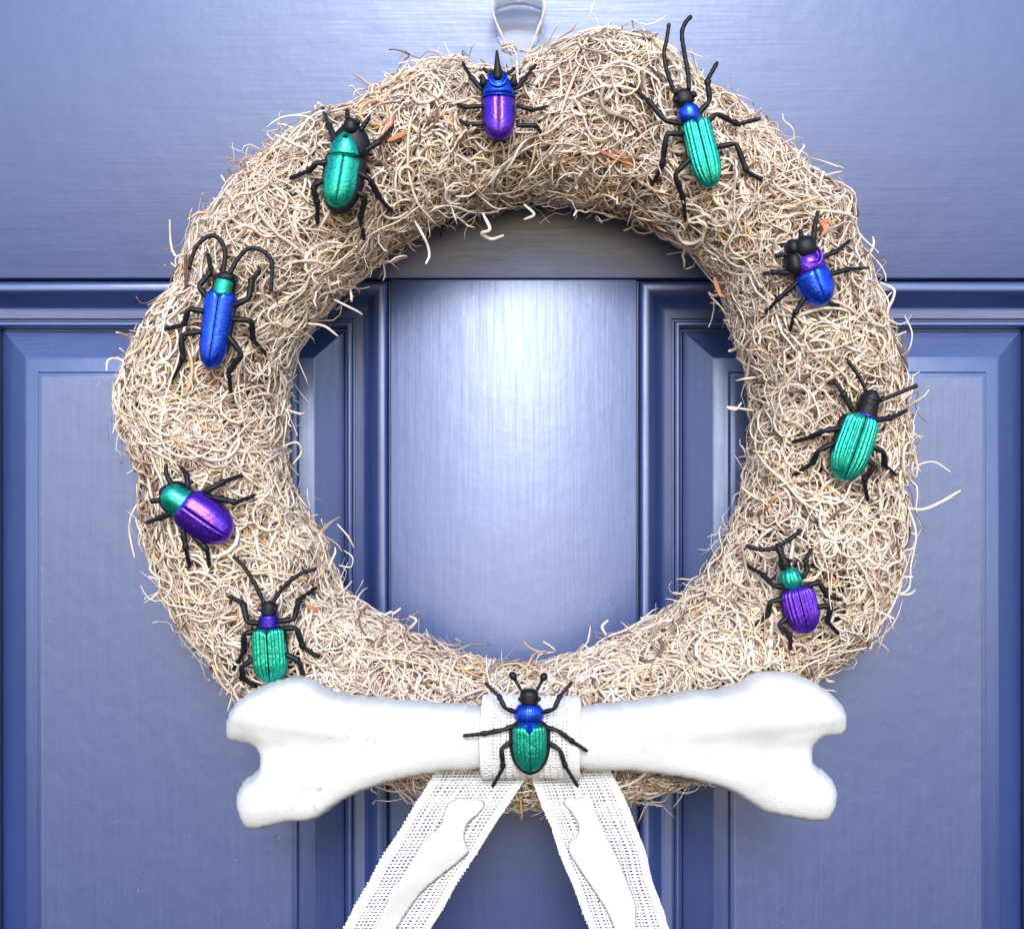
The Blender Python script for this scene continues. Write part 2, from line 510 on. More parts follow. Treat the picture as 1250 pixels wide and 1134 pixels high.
# loose strands one can pick out: (pixel path, depth mm list or single, half width mm, tone)
LOOSE = [
    ([(590,262),(598,280),(588,285),(600,292),(614,288)], 58, 1.0, .72),
    ([(505,268),(515,285),(522,300),(524,312),(520,322)], 55, .8, .7),
    ([(1100,618),(1125,622),(1150,612),(1172,599)], 48, .9, .78),
    ([(1108,590),(1118,570),(1140,564),(1160,576)], 46, .5, .7),
    ([(1105,610),(1118,650),(1112,690),(1108,720),(1080,728)], 52, .6, .66),
    ([(170,462),(158,448),(145,438),(132,440),(130,452)], 46, .8, .82),
    ([(165,470),(145,478),(138,495),(148,520)], 48, .9, .7),
    ([(862,262),(840,270),(828,285),(838,298),(856,292),(862,276),(850,266)], 74, .9, .8),
    ([(905,492),(898,500),(888,497),(920,501)], 50, .7, .8),
    ([(408,366),(420,372),(436,380),(442,384)], 58, .6, .7),
    ([(372,395),(395,398),(412,410)], 50, .7, .7),
    ([(720,28),(722,12),(726,2)], 50, .4, .6),
    ([(520,75),(505,74),(487,78)], 45, .7, .75),
    ([(705,40),(735,34),(758,36)], 55, .7, .75),
    ([(412,640),(425,655),(432,668)], 48, .5, .8),
    ([(420,672),(430,680),(428,692),(414,690)], 48, .4, .7),
    ([(740,775),(735,765),(742,757)], 50, .8, .7),
    ([(500,768),(508,757),(500,752)], 50, .7, .7),
    ([(1010,275),(1030,270),(1042,290),(1048,310)], 55, .6, .75),
    ([(1075,345),(1092,356),(1080,382),(1070,372)], 48, .8, .7),
    ([(1080,405),(1092,410),(1106,405)], 45, .6, .9),
    ([(255,265),(270,240),(285,215),(300,205)], 46, .7, .7),
    ([(250,300),(240,318),(228,322),(240,330)], 48, .6, .8),
    ([(200,715),(188,728),(176,736)], 46, .5, .75),
    ([(170,610),(160,630),(158,650),(164,680)], 46, .6, .8),
    ([(1085,760),(1075,785),(1070,800)], 46, .5, .2),
    ([(1000,815),(1010,830),(1018,832)], 46, .9, .85),
    ([(360,655),(372,648),(380,655)], 60, .6, .8),
    ([(345,545),(362,540),(368,552),(358,566)], 52, .6, .8),
    ([(350,500),(365,505),(372,504)], 52, .6, .8),
    ([(395,130),(388,126),(402,136)], 52, .8, .82),
    ([(640,250),(652,262),(640,268)], 52, .8, .7),
    ([(960,175),(975,190),(968,210)], 58, .6, .75),
    ([(440,790),(470,800),(520,812)], 74, .6, .9),
    ([(990,430),(1020,425),(1050,412)], 74, .5, .85),
    ([(700,120),(740,105),(780,112),(800,130)], 74, .7, .8),
    ([(300,230),(330,225),(350,245),(340,265)], 74, .8, .85),
    ([(960,600),(930,610),(905,595)], 68, .8, .85),
]
for pts, dep, hw, tone in LOOSE:
    p = []
    for i, (x, y) in enumerate(pts):
        d, n_, ins = wreath_at(x, y)
        if dep > 65: dd = d + .003
        else: dd = dep * .001 + .003 * math.sin(i * 1.7)
        p.append(P(x, y, dd) - WC)
    q = cr(p, 6 * len(p))
    r = hw * .00076 * (1 - .35 * np.abs(np.linspace(-1, 1, len(q))) ** 4)
    v, f = tube(q, r, 6, .65)
    me = mesh('loose_strand', v, f)
    at = me.attributes.new('tone', 'FLOAT', 'POINT'); at.data.foreach_set('value', [tone] * len(v))
    link('loose_strand', me, M['strand'], wreath)

# bark flakes caught in the strands: (pixel path, half width px)
for pts, hw in (([(464,178),(470,162),(477,146),(479,138)], 5), ([(474,172),(487,166),(500,160)], 3.6), ([(726,182),(745,190),(778,204)], 2.6), ([(735,200),(755,196),(775,190)], 2.2), ([(748,182),(760,190),(768,208)], 2.4), ([(872,340),(876,352),(880,362)], 3), ([(893,150),(899,140),(905,132)], 2.5), ([(1000,268),(1008,280),(1003,288)], 3), ([(374,737),(382,744),(390,742)], 3.2), ([(790,832),(797,842),(800,852)], 3.2), ([(1015,275),(1010,270),(1003,271)], 3)):
    p = [P(x, y, wreath_at(x, y)[0] + .0025) - WC for x, y in pts]
    q = cr(p, 12)
    r = hw * S * .88 * np.sin(np.linspace(.35, 2.9, 12)) ** .7
    v, f = tube(q, r, 8, .22)
    link('bark_flake', mesh('bark_flake', v, f), M['flake'], wreath)

# ------------------------------------------------------------------ inflated outlines (bone, padded appliques)
def inflate(outline, res, k, closed_n=260, mod=None, cap=None):
    """smooth puffy solid over a traced outline in pixels; returns x,y,h grid mesh pieces"""
    o = np.array(outline, float)
    oc = cr(np.vstack([o, o[:1]]), closed_n)[:-1]
    x0, y0 = oc.min(0) - res * 2; x1, y1 = oc.max(0) + res * 2
    nx, ny = int((x1 - x0) / res) + 1, int((y1 - y0) / res) + 1
    X, Y = np.meshgrid(x0 + res * np.arange(nx), y0 + res * np.arange(ny), indexing='ij')
    ins = np.zeros(X.shape, bool)
    j = len(oc) - 1
    for i in range(len(oc)):
        xi, yi = oc[i]; xj, yj = oc[j]
        c = ((yi > Y) != (yj > Y)) & (X < (xj - xi) * (Y - yi) / (yj - yi + 1e-12) + xi)
        ins ^= c; j = i
    u = np.zeros(X.shape)
    for _ in range(2200):
        a = np.zeros_like(u)
        a[1:-1, 1:-1] = .25 * (u[2:, 1:-1] + u[:-2, 1:-1] + u[1:-1, 2:] + u[1:-1, :-2] + res * res)
        u = np.where(ins, a, 0)
    H = np.sqrt(2 * u) * k
    if cap: H = cap * np.tanh(H / cap)
    if mod is not None: H = H * mod(X, Y)
    for _ in range(2):
        Hs = H.copy(); Hs[1:-1, 1:-1] = .5 * H[1:-1, 1:-1] + .125 * (H[2:, 1:-1] + H[:-2, 1:-1] + H[1:-1, 2:] + H[1:-1, :-2])
        H = np.where(ins, Hs, 0)
    cell = ins[:-1, :-1] & ins[1:, :-1] & ins[:-1, 1:] & ins[1:, 1:]
    use = np.zeros(X.shape, bool); cnt = np.zeros(X.shape, int)
    for dx in (0, 1):
        for dy in (0, 1):
            cnt[dx:nx - 1 + dx, dy:ny - 1 + dy] += cell
    use = cnt > 0
    edge = use & (cnt < 4)
    Xs, Ys = X.copy(), Y.copy()
    dense = cr(np.vstack([oc, oc[:1]]), closed_n * 5)
    for a, b in zip(*np.where(edge)):
        dd = (dense[:, 0] - X[a, b]) ** 2 + (dense[:, 1] - Y[a, b]) ** 2
        m_ = dd.argmin(); Xs[a, b], Ys[a, b] = dense[m_]; H[a, b] = 0
    vi = -np.ones(X.shape, int); V = []; 
    for a, b in zip(*np.where(use)):
        vi[a, b] = len(V); V.append((Xs[a, b], Ys[a, b], H[a, b]))
    bi = vi.copy()
    for a, b in zip(*np.where(use & ~edge)):
        bi[a, b] = len(V); V.append((Xs[a, b], Ys[a, b], -H[a, b]))
    F = []
    for a, b in zip(*np.where(cell)):
        F.append((vi[a, b], vi[a, b + 1], vi[a + 1, b + 1], vi[a + 1, b]))
        F.append((bi[a, b], bi[a + 1, b], bi[a + 1, b + 1], bi[a, b + 1]))
    return np.array(V), [tuple(int(i) for i in q) for q in F]

BONE = [(272,889),(276,872),(284.7,856.7),(301.6,843),(322,833),(345.7,825),(362.6,822.8),(383,826),(400,836),(420,843),(454,848),(505,852),(555.7,855.7),(589.5,857.7),(645,859),(705,858),(760,853),(830,841.5),(874,838),(897.8,831),(918,819.4),(941.8,815.4),(965.5,817.8),(989,826),(1009.5,838.8),(1026.5,853.3),(1035,868.6),(1036.6,885.5),(1033,896.3),(1023,900.7),(1006,901),(997.7,906.5),(993.6,917.7),(996,929.5),(1007.8,938),(1019.7,951.5),(1024,963.4),(1023,980.4),(1016,997),(1009.5,1002.4),(992.6,1004),(965.5,999),(941.8,994.6),(924.9,990.5),(908,980),(887.6,966.8),(863.9,958.3),(830,950),(780,944),(705,940),(650,940),(590,940),(538.8,943),(488,953),(454,963.4),(427,975),(403,992),(386,1001),(359,1003),(335.5,1009),(312,1013.5),(298,1011),(289.8,997),(285.7,977),(288,963.4),(298,948),(310,940.4),(315,931),(313.5,919),(305,910),(291.5,908.5),(279.6,906.5),(273.8,899)]
BD = .084
def bone_mod(X, Y):
    e = np.clip((np.abs(X - 648) - 120) / 230, 0, 1)
    mid = 905 + 12 * np.clip((np.abs(X - 648) - 100) / 240, 0, 1)
    g = 1 - .36 * e * np.exp(-(np.abs(Y - mid) / (15 + 10 * e)) ** 3.2)
    g = g - .10 * e * np.exp(-((Y - mid + 34 * e) / 7) ** 2) * np.clip((np.abs(X - 648) - 230) / 60, 0, 1)
    # raised condyles and the saddle behind each
    for cx, cy, a, s in ((330, 868, .10, 38), (330, 975, .10, 36), (985, 860, .10, 36), (985, 970, .10, 34), (395, 955, -.10, 26), (925, 960, -.12, 22), (430, 880, -.05, 34), (890, 880, -.05, 34), (378, 962, -.10, 11), (360, 838, .05, 14), (300, 880, .05, 14), (925, 985, -.12, 10), (950, 842, .05, 16), (1010, 875, .05, 14), (470, 925, .05, 20), (820, 925, .04, 22), (305, 985, .05, 13), (1000, 985, .05, 12), (948, 955, -.07, 12)):
        g = g + a * np.exp(-((X - cx) ** 2 + (Y - cy) ** 2) / (2 * s * s))
    return g
bv, bf = inflate(BONE, 3.2, .95, 420, bone_mod, 46)
bo = P(648, 1013, BD)
kb = (D - BD) / D
BONE_FRONT = lambda px, py: 0
vv = np.array([P(x, y, BD) - bo + np.array([0, -h * S * kb, 0]) for x, y, h in bv])
bone = link('bone', mesh('bone', vv, bf), M['bone'])
bone.location = tuple(bo)
tag(bone, 'big white toy bone lying across the bottom of the wreath', 'bone')
sm = bone.modifiers.new('soften', 'SMOOTH'); sm.factor = .5; sm.iterations = 7
ss = bone.modifiers.new('round', 'SUBSURF'); ss.levels = 1; ss.render_levels = 1

# ------------------------------------------------------------------ woven burlap ribbon
def weave(surf, nu, nv, pitch, sel, fill=.37, amp=.00022, fray=0.0, thk=.30):
    """surf(u, v)->(world point, normal), u across 0..1, v along 0..1; nu warp threads, nv weft threads"""
    V, F = [], []
    def thread(path, hw, tn):
        p = np.array([a for a, b in path]); n = np.array([b for a, b in path])
        T = np.gradient(p, axis=0); T /= np.linalg.norm(T, axis=1)[:, None] + 1e-12
        B = np.cross(T, n); B /= np.linalg.norm(B, axis=1)[:, None] + 1e-12
        w_ = hw[:, None]
        ring = np.stack([p + B * w_, p + B * w_ * .5 + n * tn, p - B * w_ * .5 + n * tn, p - B * w_, p - n * tn], 1)
        o = len(V); V.extend(ring.reshape(-1, 3))
        for i in range(len(p) - 1):
            for j in range(5):
                k = (j + 1) % 5
                F.append((o + i * 5 + j, o + i * 5 + k, o + (i + 1) * 5 + k, o + (i + 1) * 5 + j))
    tn = pitch * thk
    # warp (lengthwise); the selvedge threads lie close together
    us = []
    core_u = np.linspace(sel, 1 - sel, nu)
    ns = max(2, int(round(sel * (nu - 1) / (1 - 2 * sel) * 1.5)))
    for i in range(ns): us.append((sel * (i + .3) / ns, 1.0)); us.append((1 - sel * (i + .3) / ns, 1.0))
    for u_ in core_u: us.append((u_ + rng.normal(0, .0045), 0))
    m = nv * 2 + 1
    for c, (u_, isel) in enumerate(us):
        ph = c % 2
        jit = np.cumsum(rng.normal(0, .0007, m)); jit -= np.linspace(0, jit[-1], m)
        path = []
        for i in range(m):
            v_ = i / (m - 1)
            p, n = surf(u_ + jit[i], v_)
            path.append((p + n * amp * math.cos(math.pi * i + 0) * (1 if ph else -1) * (1 if i % 2 == 0 else 0), n))
        hw = pitch * (fill + (.14 if isel else 0)) * (1 + rng.normal(0, .10, m).clip(-.25, .25)) * rng.uniform(.85, 1.12)
        thread(path, hw, tn)
    # weft (across)
    for r in range(nv):
        v0 = (r + .5) / nv
        m2 = 26
        a = -fray * rng.random(); b = 1 + fray * rng.random()
        jit = np.cumsum(rng.normal(0, .0005, m2)); jit -= jit.mean()
        path = []
        for i in range(m2):
            u_ = a + (b - a) * i / (m2 - 1)
            p, n = surf(u_, min(1, max(0, v0 + jit[i] / 3)))
            path.append((p + n * amp * .6 * math.cos(math.pi * (i + r)), n))
        hw = pitch * fill * (1 + rng.normal(0, .10, m2).clip(-.25, .25)) * rng.uniform(.85, 1.15)
        thread(path, hw, tn)
    return V, F

rib_base = P(647, 945, BD)
ribbon = empty('ribbon', tuple(rib_base))
tag(ribbon, 'white open weave burlap ribbon wrapped round the bone with two hanging tails', 'ribbon')

def band_surf(u, v):
    # u across (along the bone), v round the bone from the top back to the bottom back
    x = 589 + 116 * u + 1.2 * math.sin(9 * v)
    a = -.55 + (math.pi + 1.1) * v
    cyp = 899
    ry = 49 + 1.3 * math.sin(5 * u + 3 * v)
    rz = 41
    p = P(x, cyp - ry * math.cos(a), BD) + np.array([0, -rz * S * kb * math.sin(a), 0])
    n = np.array([0, -math.sin(a) / rz, math.cos(a) / ry]); n /= np.linalg.norm(n)
    return p - rib_base, n
V, F = weave(band_surf, 26, 46, .00138, .08, .44, thk=.30)
band = link('band', mesh('band', V, F), M['burlap'], ribbon); band['kind'] = 'stuff'

TAILS = [
    (([(533,936),(525,952),(514,970),(478,1030),(440,1094),(418,1134),(380,1196),(345,1250)],
      [(650,936),(640,953),(622,976),(597,1015),(560,1076),(524,1134),(486,1196),(452,1250)]),
     [(557.6,973),(575,973),(591,978),(592,985),(583,996),(571,1008),(568,1025),(573,1040),(557.6,1055.5),(517,1089),(490,1126),(470,1160),(466,1180),(455,1192),(440,1185),(434,1192),(418,1192),(416,1172),(440,1150),(460,1126),(477,1089),(497,1059),(514,1028.6),(535,1008),(541,992),(546,980)]),
    (([(645,936),(649,953),(659,978),(674,1012),(698,1076),(719,1134),(742,1196),(762,1250)],
      [(742,936),(748,945),(763,981),(783,1030),(800,1085),(815,1134),(832,1196),(846,1250)]),
     [(686,980),(692,972),(706,973),(722,971.5),(728,990),(742.4,1022),(759,1055.5),(776,1102.5),(778,1134),(788,1160),(800,1178),(796,1192),(782,1190),(770,1196),(756,1186),(754,1160),(749,1134),(735.7,1106),(708.8,1065.5),(693.7,1040),(695.4,1027),(703.8,1018.5),(703.8,1005),(696,992)]),
]
def tail_depth(v, u=.5):
    # leaves the underside of the bone, bulges over the wreath and hangs just in front of the door
    return float(np.interp(v, [0, .08, .2, .45, .75, 1], [.074, .083, .0845, .080, .072, .066])) + .0007 * math.sin(3.2 * u + 2.2) - .0018 * math.sin(8 * v + 4.5 * u)
for (le, re), app in TAILS:
    le, re = cr(le, 60), cr(re, 60)
    def tsurf(u, v, le=le, re=re):
        t = v * 59
        i = min(58, max(0, int(t))); f_ = t - i
        a = le[i] * (1 - f_) + le[i + 1] * f_; b = re[i] * (1 - f_) + re[i + 1] * f_
        x, y = a * (1 - u) + b * u
        x += 1.1 * math.sin(13 * v + 5 * u) + .7 * math.sin(31 * v - 3 * u)
        return P(x, y, tail_depth(v, u)) - rib_base, np.array([0., -1., 0.])
    V, F = weave(tsurf, 21, 80, .00142, .085, .325, fray=.018, thk=.22)
    tl = link('tail', mesh('tail', V, F), M['burlap'], ribbon)
    tl['kind'] = 'stuff'
    av, af = inflate(app, 2.0, .16, 260, None, 2.6)
    cl = (le + re) / 2
    out = []
    for x, y, h in av:
        v_ = float(np.interp(y, cl[:, 1], np.linspace(0, 1, 60)))
        xl, xr = np.interp(v_, np.linspace(0, 1, 60), le[:, 0]), np.interp(v_, np.linspace(0, 1, 60), re[:, 0])
        out.append(P(x, y, tail_depth(v_, (x - xl) / (xr - xl)) + .0007 + (max(-.8, min(h, 5)) * S * .9)) - rib_base)
    ap = link('bone_applique', mesh('bone_applique', out, af), M['applique'], tl)
    s_ = ap.modifiers.new('soften', 'SMOOTH'); s_.factor = .5; s_.iterations = 2

# ------------------------------------------------------------------ hook and twine
hook = empty('hook', tuple(P(632, 40, 0)))
tag(hook, 'small clear plastic adhesive hook at the top edge of the door', 'hook')
ho = np.array(hook.location)
def rr_plate(x0, x1, y0, y1, r, d0, d1):
    pts = []
    for cx, cy, a0 in ((x1 - r, y0 + r, 0), (x0 + r, y0 + r, 90), (x0 + r, y1 - r, 180), (x1 - r, y1 - r, 270)):
        for k in range(9):
            a = math.radians(a0 + k * 11.25)
            pts.append((cx + r * math.cos(a), cy - r * math.sin(a)))
    n = len(pts)
    v = [P(x, y, d0) - ho for x, y in pts] + [P(x, y, (d0 + d1 * 2) / 3) - ho for x, y in pts] + [P(632 + (x - 632) * .95, y, d1) - ho for x, y in pts]
    f = [(l * n + i, l * n + (i + 1) % n, (l + 1) * n + (i + 1) % n, (l + 1) * n + i) for l in (0, 1) for i in range(n)]
    f += [tuple(range(n))[::-1], tuple(range(2 * n, 3 * n))]
    return v, f
link('base_plate', mesh('base_plate', *rr_plate(606, 659, -130, 62, 22, .0002, .0014), True, 40), M['acrylic'], hook)
# J shaped cradle: cross profile (depth mm, height px) swept across with an arched lower edge
prof = [(2.6, 4), (6, 9), (11, 11), (16, 8), (19, 0), (20.5, -14), (21, -34), (19, -34), (18.4, -14), (16.6, -4), (13.8, 2), (11, 4), (7, 2), (2.6, -6)]
V, F = [], []
nxs = 17
for i in range(nxs):
    u = -1 + 2 * i / (nxs - 1)
    x = 633 + 29 * u
    for dmm, hy in prof:
        V.append(P(x, hy + 7 * u * u, dmm * .001) - ho)
np_ = len(prof)
for i in range(nxs - 1):
    for j in range(np_):
        k = (j + 1) % np_
        F.append((i * np_ + j, (i + 1) * np_ + j, (i + 1) * np_ + k, i * np_ + k))
F.append(tuple(range(np_))); F.append(tuple(range((nxs - 1) * np_, nxs * np_))[::-1])
link('cradle', mesh('cradle', V, F, True, 50), M['acrylic'], hook)

twine = empty('twine', tuple(P(632, 90, .05)))
tag(twine, 'pale cotton twine loop tying the wreath to the clear hook', 'twine')
to = np.array(twine.location)
def plied(path, r, name):
    """two plied yarns along a path"""
    q = cr(path, 90)
    L = np.concatenate([[0], np.cumsum(np.linalg.norm(np.diff(q, axis=0), axis=1))])
    T = np.gradient(q, axis=0); T /= np.linalg.norm(T, axis=1)[:, None]
    B = np.cross(T, [0, -1, .2]); B /= np.linalg.norm(B, axis=1)[:, None]
    Nn = np.cross(B, T)
    mb = MB()
    for s_ in (0, math.pi):
        a = L / .0042 * 2 * math.pi + s_
        pp_ = q + (B * np.cos(a)[:, None] + Nn * np.sin(a)[:, None]) * r * .55
        mb.add(*tube(pp_ - to, r * .62 * (1 + rng.normal(0, .08, len(q))), 6))
    return link(name, mesh(name, mb.v, mb.f), M['twine'], twine)
lp = [P(629, 84, .060), P(621, 62, .046), P(610, 38, .030), P(603, 20, .020), P(601, 6, .0135), P(607, -6, .0125), P(632, -6, .012), P(658, -6, .0125), P(665, 6, .0135), P(663, 18, .020), P(656, 38, .032), P(648, 58, .046), P(637, 80, .058)]
plied(lp, .00066, 'loop')
kn = [P(612, 56, .0535), P(622, 54, .057), P(629, 58, .055), P(628, 64, .051), P(617, 63, .0535), P(614, 60, .058), P(624, 58, .060), P(630, 68, .062), P(631, 84, .066), P(632, 104, .074)]
plied(kn, .00068, 'knot')
# binding drawn tight round the tube of the wreath
thb = math.radians(90.6)
bindp = [torus(np.array(thb + .01 * math.sin(3 * a)), np.array(a), .0016) for a in np.linspace(-.6, math.pi + .9, 26)]
plied(bindp, .0004, 'binding')

# ------------------------------------------------------------------ beetles
CAM = np.array([0, -D, 0])
class Beetle:
    def __init__(s, name, centre, label, tilt=.5, plane=None, lift=.0034):
        if plane is None:
            d, n, _ = wreath_at(*centre)
            n = n * tilt + np.array([0, -1, 0]) * (1 - tilt); n /= np.linalg.norm(n)
            o = P(*centre, d + lift); s.free = False
        else:
            n = np.array([0, -1., 0]); o = P(*centre, plane); s.free = True
        s.n, s.o = n, o
        s.sl = S * (D + o[1]) / D
        s.e = empty(name, tuple(o))
        tag(s.e, label, 'beetle', 'painted toy beetles on the wreath')
    def pt(s, px, py, h=0):
        """photo pixel on the beetle's own base plane, raised h pixels"""
        dr = P(px, py, 0) - CAM
        t = np.dot(s.o - CAM, s.n) / np.dot(dr, s.n)
        return CAM + dr * t + s.n * h * s.sl - s.o
    def dome(s, name, a, b, W, H, m, base=0, tf=.35, tb=.5, pf=2., pb=2., taper=(1, 1), rid=0, ramp_=.05, under=.35, split=None, na=None, nt=26, sq=1.0, hp=.55, parent=None, notch=0):
        """domed shell from pixel a to b, half width W px, height H px"""
        A, B_ = s.pt(*a), s.pt(*b)
        ax = B_ - A; L = np.linalg.norm(ax); ax /= L
        side = np.cross(s.n, ax); side /= np.linalg.norm(side)
        lo, hi = -under, math.pi + under
        if split == 0: hi = math.pi / 2 - .02
        if split == 1: lo = math.pi / 2 + .02
        na = na or (18 if not rid else 54)
        V, F = [], []
        for i in range(nt + 1):
            t = .5 - .5 * math.cos(math.pi * i / nt)
            w_ = 1
            if t < tf: w_ = max(0, 1 - (1 - t / tf) ** pf) ** .5
            if t > tb: w_ = min(w_, max(0, 1 - ((t - tb) / (1 - tb)) ** pb) ** .5)
            w_ = max(w_, .02)
            wt = W * w_ * (taper[0] + (taper[1] - taper[0]) * t)
            ht = H * max(w_, .02) ** hp
            for j in range(na + 1):
                al = lo + (hi - lo) * j / na
                g = 1
                if rid:
                    f_ = (al / math.pi) * rid
                    g = 1 - ramp_ * (0.5 + .5 * math.cos(2 * math.pi * f_)) ** 2
                ca, sa = math.cos(al), math.sin(al)
                if split is not None:      # the seam dips where the two cases meet
                    g *= 1 - .07 * math.exp(-((al - math.pi / 2) / .06) ** 2)
                cx_ = math.copysign(abs(ca) ** sq, ca)
                tt_ = t * L
                if notch: tt_ = t * L + notch * s.sl * max(0, 1 - abs(ca) * 4) * (1 - t)
                p = A + ax * tt_ + side * wt * s.sl * cx_ * g + s.n * s.sl * (base + ht * max(sa, -.6) * g)
                V.append(p)
        r = na + 1
        for i in range(nt):
            for j in range(na):
                F.append((i * r + j, (i + 1) * r + j, (i + 1) * r + j + 1, i * r + j + 1))
        return link(name, mesh(name, V, F), m, parent or s.e)
    def wings(s, a, b, W, H, m, **kw):
        for sp in (0, 1): s.dome('wing_case', a, b, W, H, m, split=sp, **kw)
    def _lift(s, px, py, h, t):
        p = s.pt(px, py, h)
        if s.free: return p
        d, n, ins = wreath_at(px, py)
        if not ins: return p
        q = P(px, py, d) + n * (.0018 + h * s.sl * .25) - s.o
        return p * (1 - t) + q * t
    def leg(s, pts, r=3.4, h=5, parent=None, name='leg'):
        n = len(pts); r = r * .92
        hs = [h, h + 5, h + 1, 1][:n] if n >= 4 else [h, h + 3, 1][:n]
        P3 = [s._lift(x, y, hs[i], (i / (n - 1)) ** 1.5) for i, (x, y) in enumerate(pts)]
        Q, R = [], []
        for k in range(n - 1):
            last = k == n - 2
            m_ = 17 if last else 9
            for i in range(m_):
                u = i / (m_ - 1)
                if k and i == 0: continue
                Q.append(P3[k] * (1 - u) + P3[k + 1] * u)
                if last:
                    rr_ = r * (.76 + .085 * math.cos(u * 2 * math.pi * 3.6)) * (1 if u > .1 else 1.15)
                else:
                    rr_ = r * (.80 + .26 * math.sin(math.pi * min(1, u * 1.15)) + (.42 if (k == n - 3 and u > .85) else 0))
                R.append(rr_ * s.sl)
        Q = np.array(Q)
        for _ in range(2): Q[1:-1] = .5 * Q[1:-1] + .25 * (Q[2:] + Q[:-2])
        v, f = tube(Q, R, 8, 1, s.n)
        lg = link(name, mesh(name, v, f), M['black'], s.e)
        # spur at the end of the shin
        kx = P3[-2]; dx = P3[-1] - P3[-2]; dx /= np.linalg.norm(dx)
        sd = np.cross(dx, s.n)
        v, f = tube([kx - sd * r * .2 * s.sl, kx + (sd * 1.25 + dx * .8) * r * s.sl], [r * .55 * s.sl, r * .18 * s.sl], 6, 1, s.n)
        link('spur', mesh('spur', v, f), M['black'], lg)
        return lg
    def antenna(s, pts, r0=2.3, r1=2.3, h0=7, h1=6, club=0, beads=None, name='antenna'):
        n = len(pts)
        P3 = [s.pt(x, y, h0 + (h1 - h0) * i / (n - 1)) for i, (x, y) in enumerate(pts)]
        nn = 44
        q = cr(P3, nn)
        u = np.linspace(0, 1, nn)
        L = sum(math.dist(pts[i], pts[i + 1]) for i in range(n - 1))
        k = beads or max(3, int(L / 9))
        r = (r0 + (r1 - r0) * u) * (1 + .17 * np.abs(np.cos(u * math.pi * k)))
        if club: r = r + club * np.clip((u - .72) / .15, 0, 1)
        v, f = tube(q, r * s.sl, 8, 1, s.n)
        return link(name, mesh(name, v, f), M['black'], s.e)
    def ball(s, name, c, r, m, h=4, sq=(1, 1, 1), parent=None):
        v, f = [], []
        c3 = s.pt(*c, h)
        x_, z_ = np.array([1, 0, 0]), np.cross(np.array([1, 0, 0]), s.n)
        for i in range(11):
            a = math.pi * i / 10
            for j in range(16):
                b = 2 * math.pi * j / 16
                v.append(c3 + r * s.sl * (sq[0] * math.sin(a) * math.cos(b) * x_ + sq[1] * math.sin(a) * math.sin(b) * z_ + sq[2] * math.cos(a) * s.n))
        for i in range(10):
            for j in range(16):
                k = (j + 1) % 16
                f.append((i * 16 + j, (i + 1) * 16 + j, (i + 1) * 16 + k, i * 16 + k))
        return link(name, mesh(name, v, f), m, parent or s.e)

K, G, BL, PU = M['black'], M['green'], M['blue'], M['purple']

# emerald stag-like beetle, upper left
b = Beetle('beetle', (417, 210), 'emerald green beetle with broad black body edge beside orange bark flakes')
b.dome('body', (425, 176), (412.5, 262), 26, 11, K, tf=.3, tb=.45)
b.dome('thorax_base', (434, 152), (423, 198), 24, 13, K, tf=.6, tb=.6, sq=.9)
b.wings((421.5, 190), (410.5, 256), 22.5, 17, G, tf=.10, tb=.45, pf=2.4, pb=2.3, taper=(.96, 1.03), rid=4, ramp_=.025)
b.dome('pronotum', (424, 161), (421.5, 193.5), 20.5, 18.5, G, tf=.9, tb=.88, pf=1.7)
b.ball('dimple', (423.5, 170), 3.4, K, 15, (1, .8, .8))
b.dome('head', (428, 145), (430, 168), 10.5, 17, K, tf=.5, tb=.6, sq=.8)
b.antenna([(426, 150), (425, 138)], 3, 2.2, 10, 13, name='horn')
b.antenna([(442, 160), (451, 147)], 3.2, 2.4, 8, 9)
b.ball('eye', (438, 152), 3.6, K, 10)
for l in ([(410,172),(402.8,156),(397,136.8)], [(447,185),(464,175),(480,157.7)], [(402,199),(388,202),(378.5,210.5),(356.7,219.7)], [(395,222),(382.7,229),(387.7,249),(386.9,271.6)], [(438,212),(452,220.5),(462.3,240.6),(476.5,255.7)], [(437,236),(447,242),(438.8,265.8),(442,289)]): b.leg(l, 4.0)

# violet and blue horned beetle at the top
b = Beetle('beetle', (609, 125), 'violet and blue beetle with one upright black horn under the twine')
b.dome('body', (608, 96), (608.8, 174), 21, 9, K, tf=.2, tb=.55)
b.wings((608.8, 119), (608.8, 173), 19.8, 16, PU, tf=.10, tb=.52, pf=2.6, sq=.85)
b.dome('pronotum', (608, 90), (608.6, 121), 20, 17, BL, tf=.8, tb=.72, pf=1.7, pb=3.2, sq=.9)
# crescent ridge on the shield
V, F = tube(cr([b.pt(596.5, 97, 15), b.pt(598, 105, 18.5), b.pt(602, 110.5, 19), b.pt(608, 112.5, 19), b.pt(614, 110.5, 19), b.pt(617.5, 105, 18.5), b.pt(618.5, 97, 15)], 26), 1.6 * b.sl, 8)
link('ridge', mesh('ridge', V, F), BL, b.e)
V, F = tube(cr([b.pt(588.5, 119.5, 4), b.pt(598, 120.4, 14), b.pt(608.6, 120.8, 17), b.pt(619, 120.4, 14), b.pt(629, 119.5, 4)], 26), 1.3 * b.sl, 8)
link('rim', mesh('rim', V, F), BL, b.e)
V, F = tube(cr([b.pt(607.7, 100, 14), b.pt(607.7, 92, 16), b.pt(607.2, 82, 18), b.pt(606.9, 72, 22)], 16), np.linspace(6, 1.6, 16) * b.sl, 10)
link('horn', mesh('horn', V, F), K, b.e)
b.ball('head', (607.7, 92), 7.5, K, 5)
for x in (590.5, 626.5):
    V, F = tube([b.pt(x, 104, 6), b.pt(x + (-1.5 if x < 600 else 1.5), 96, 8)], [5.5 * b.sl, 2.2 * b.sl], 8); link('shoulder_spike', mesh('shoulder_spike', V, F), K, b.e)
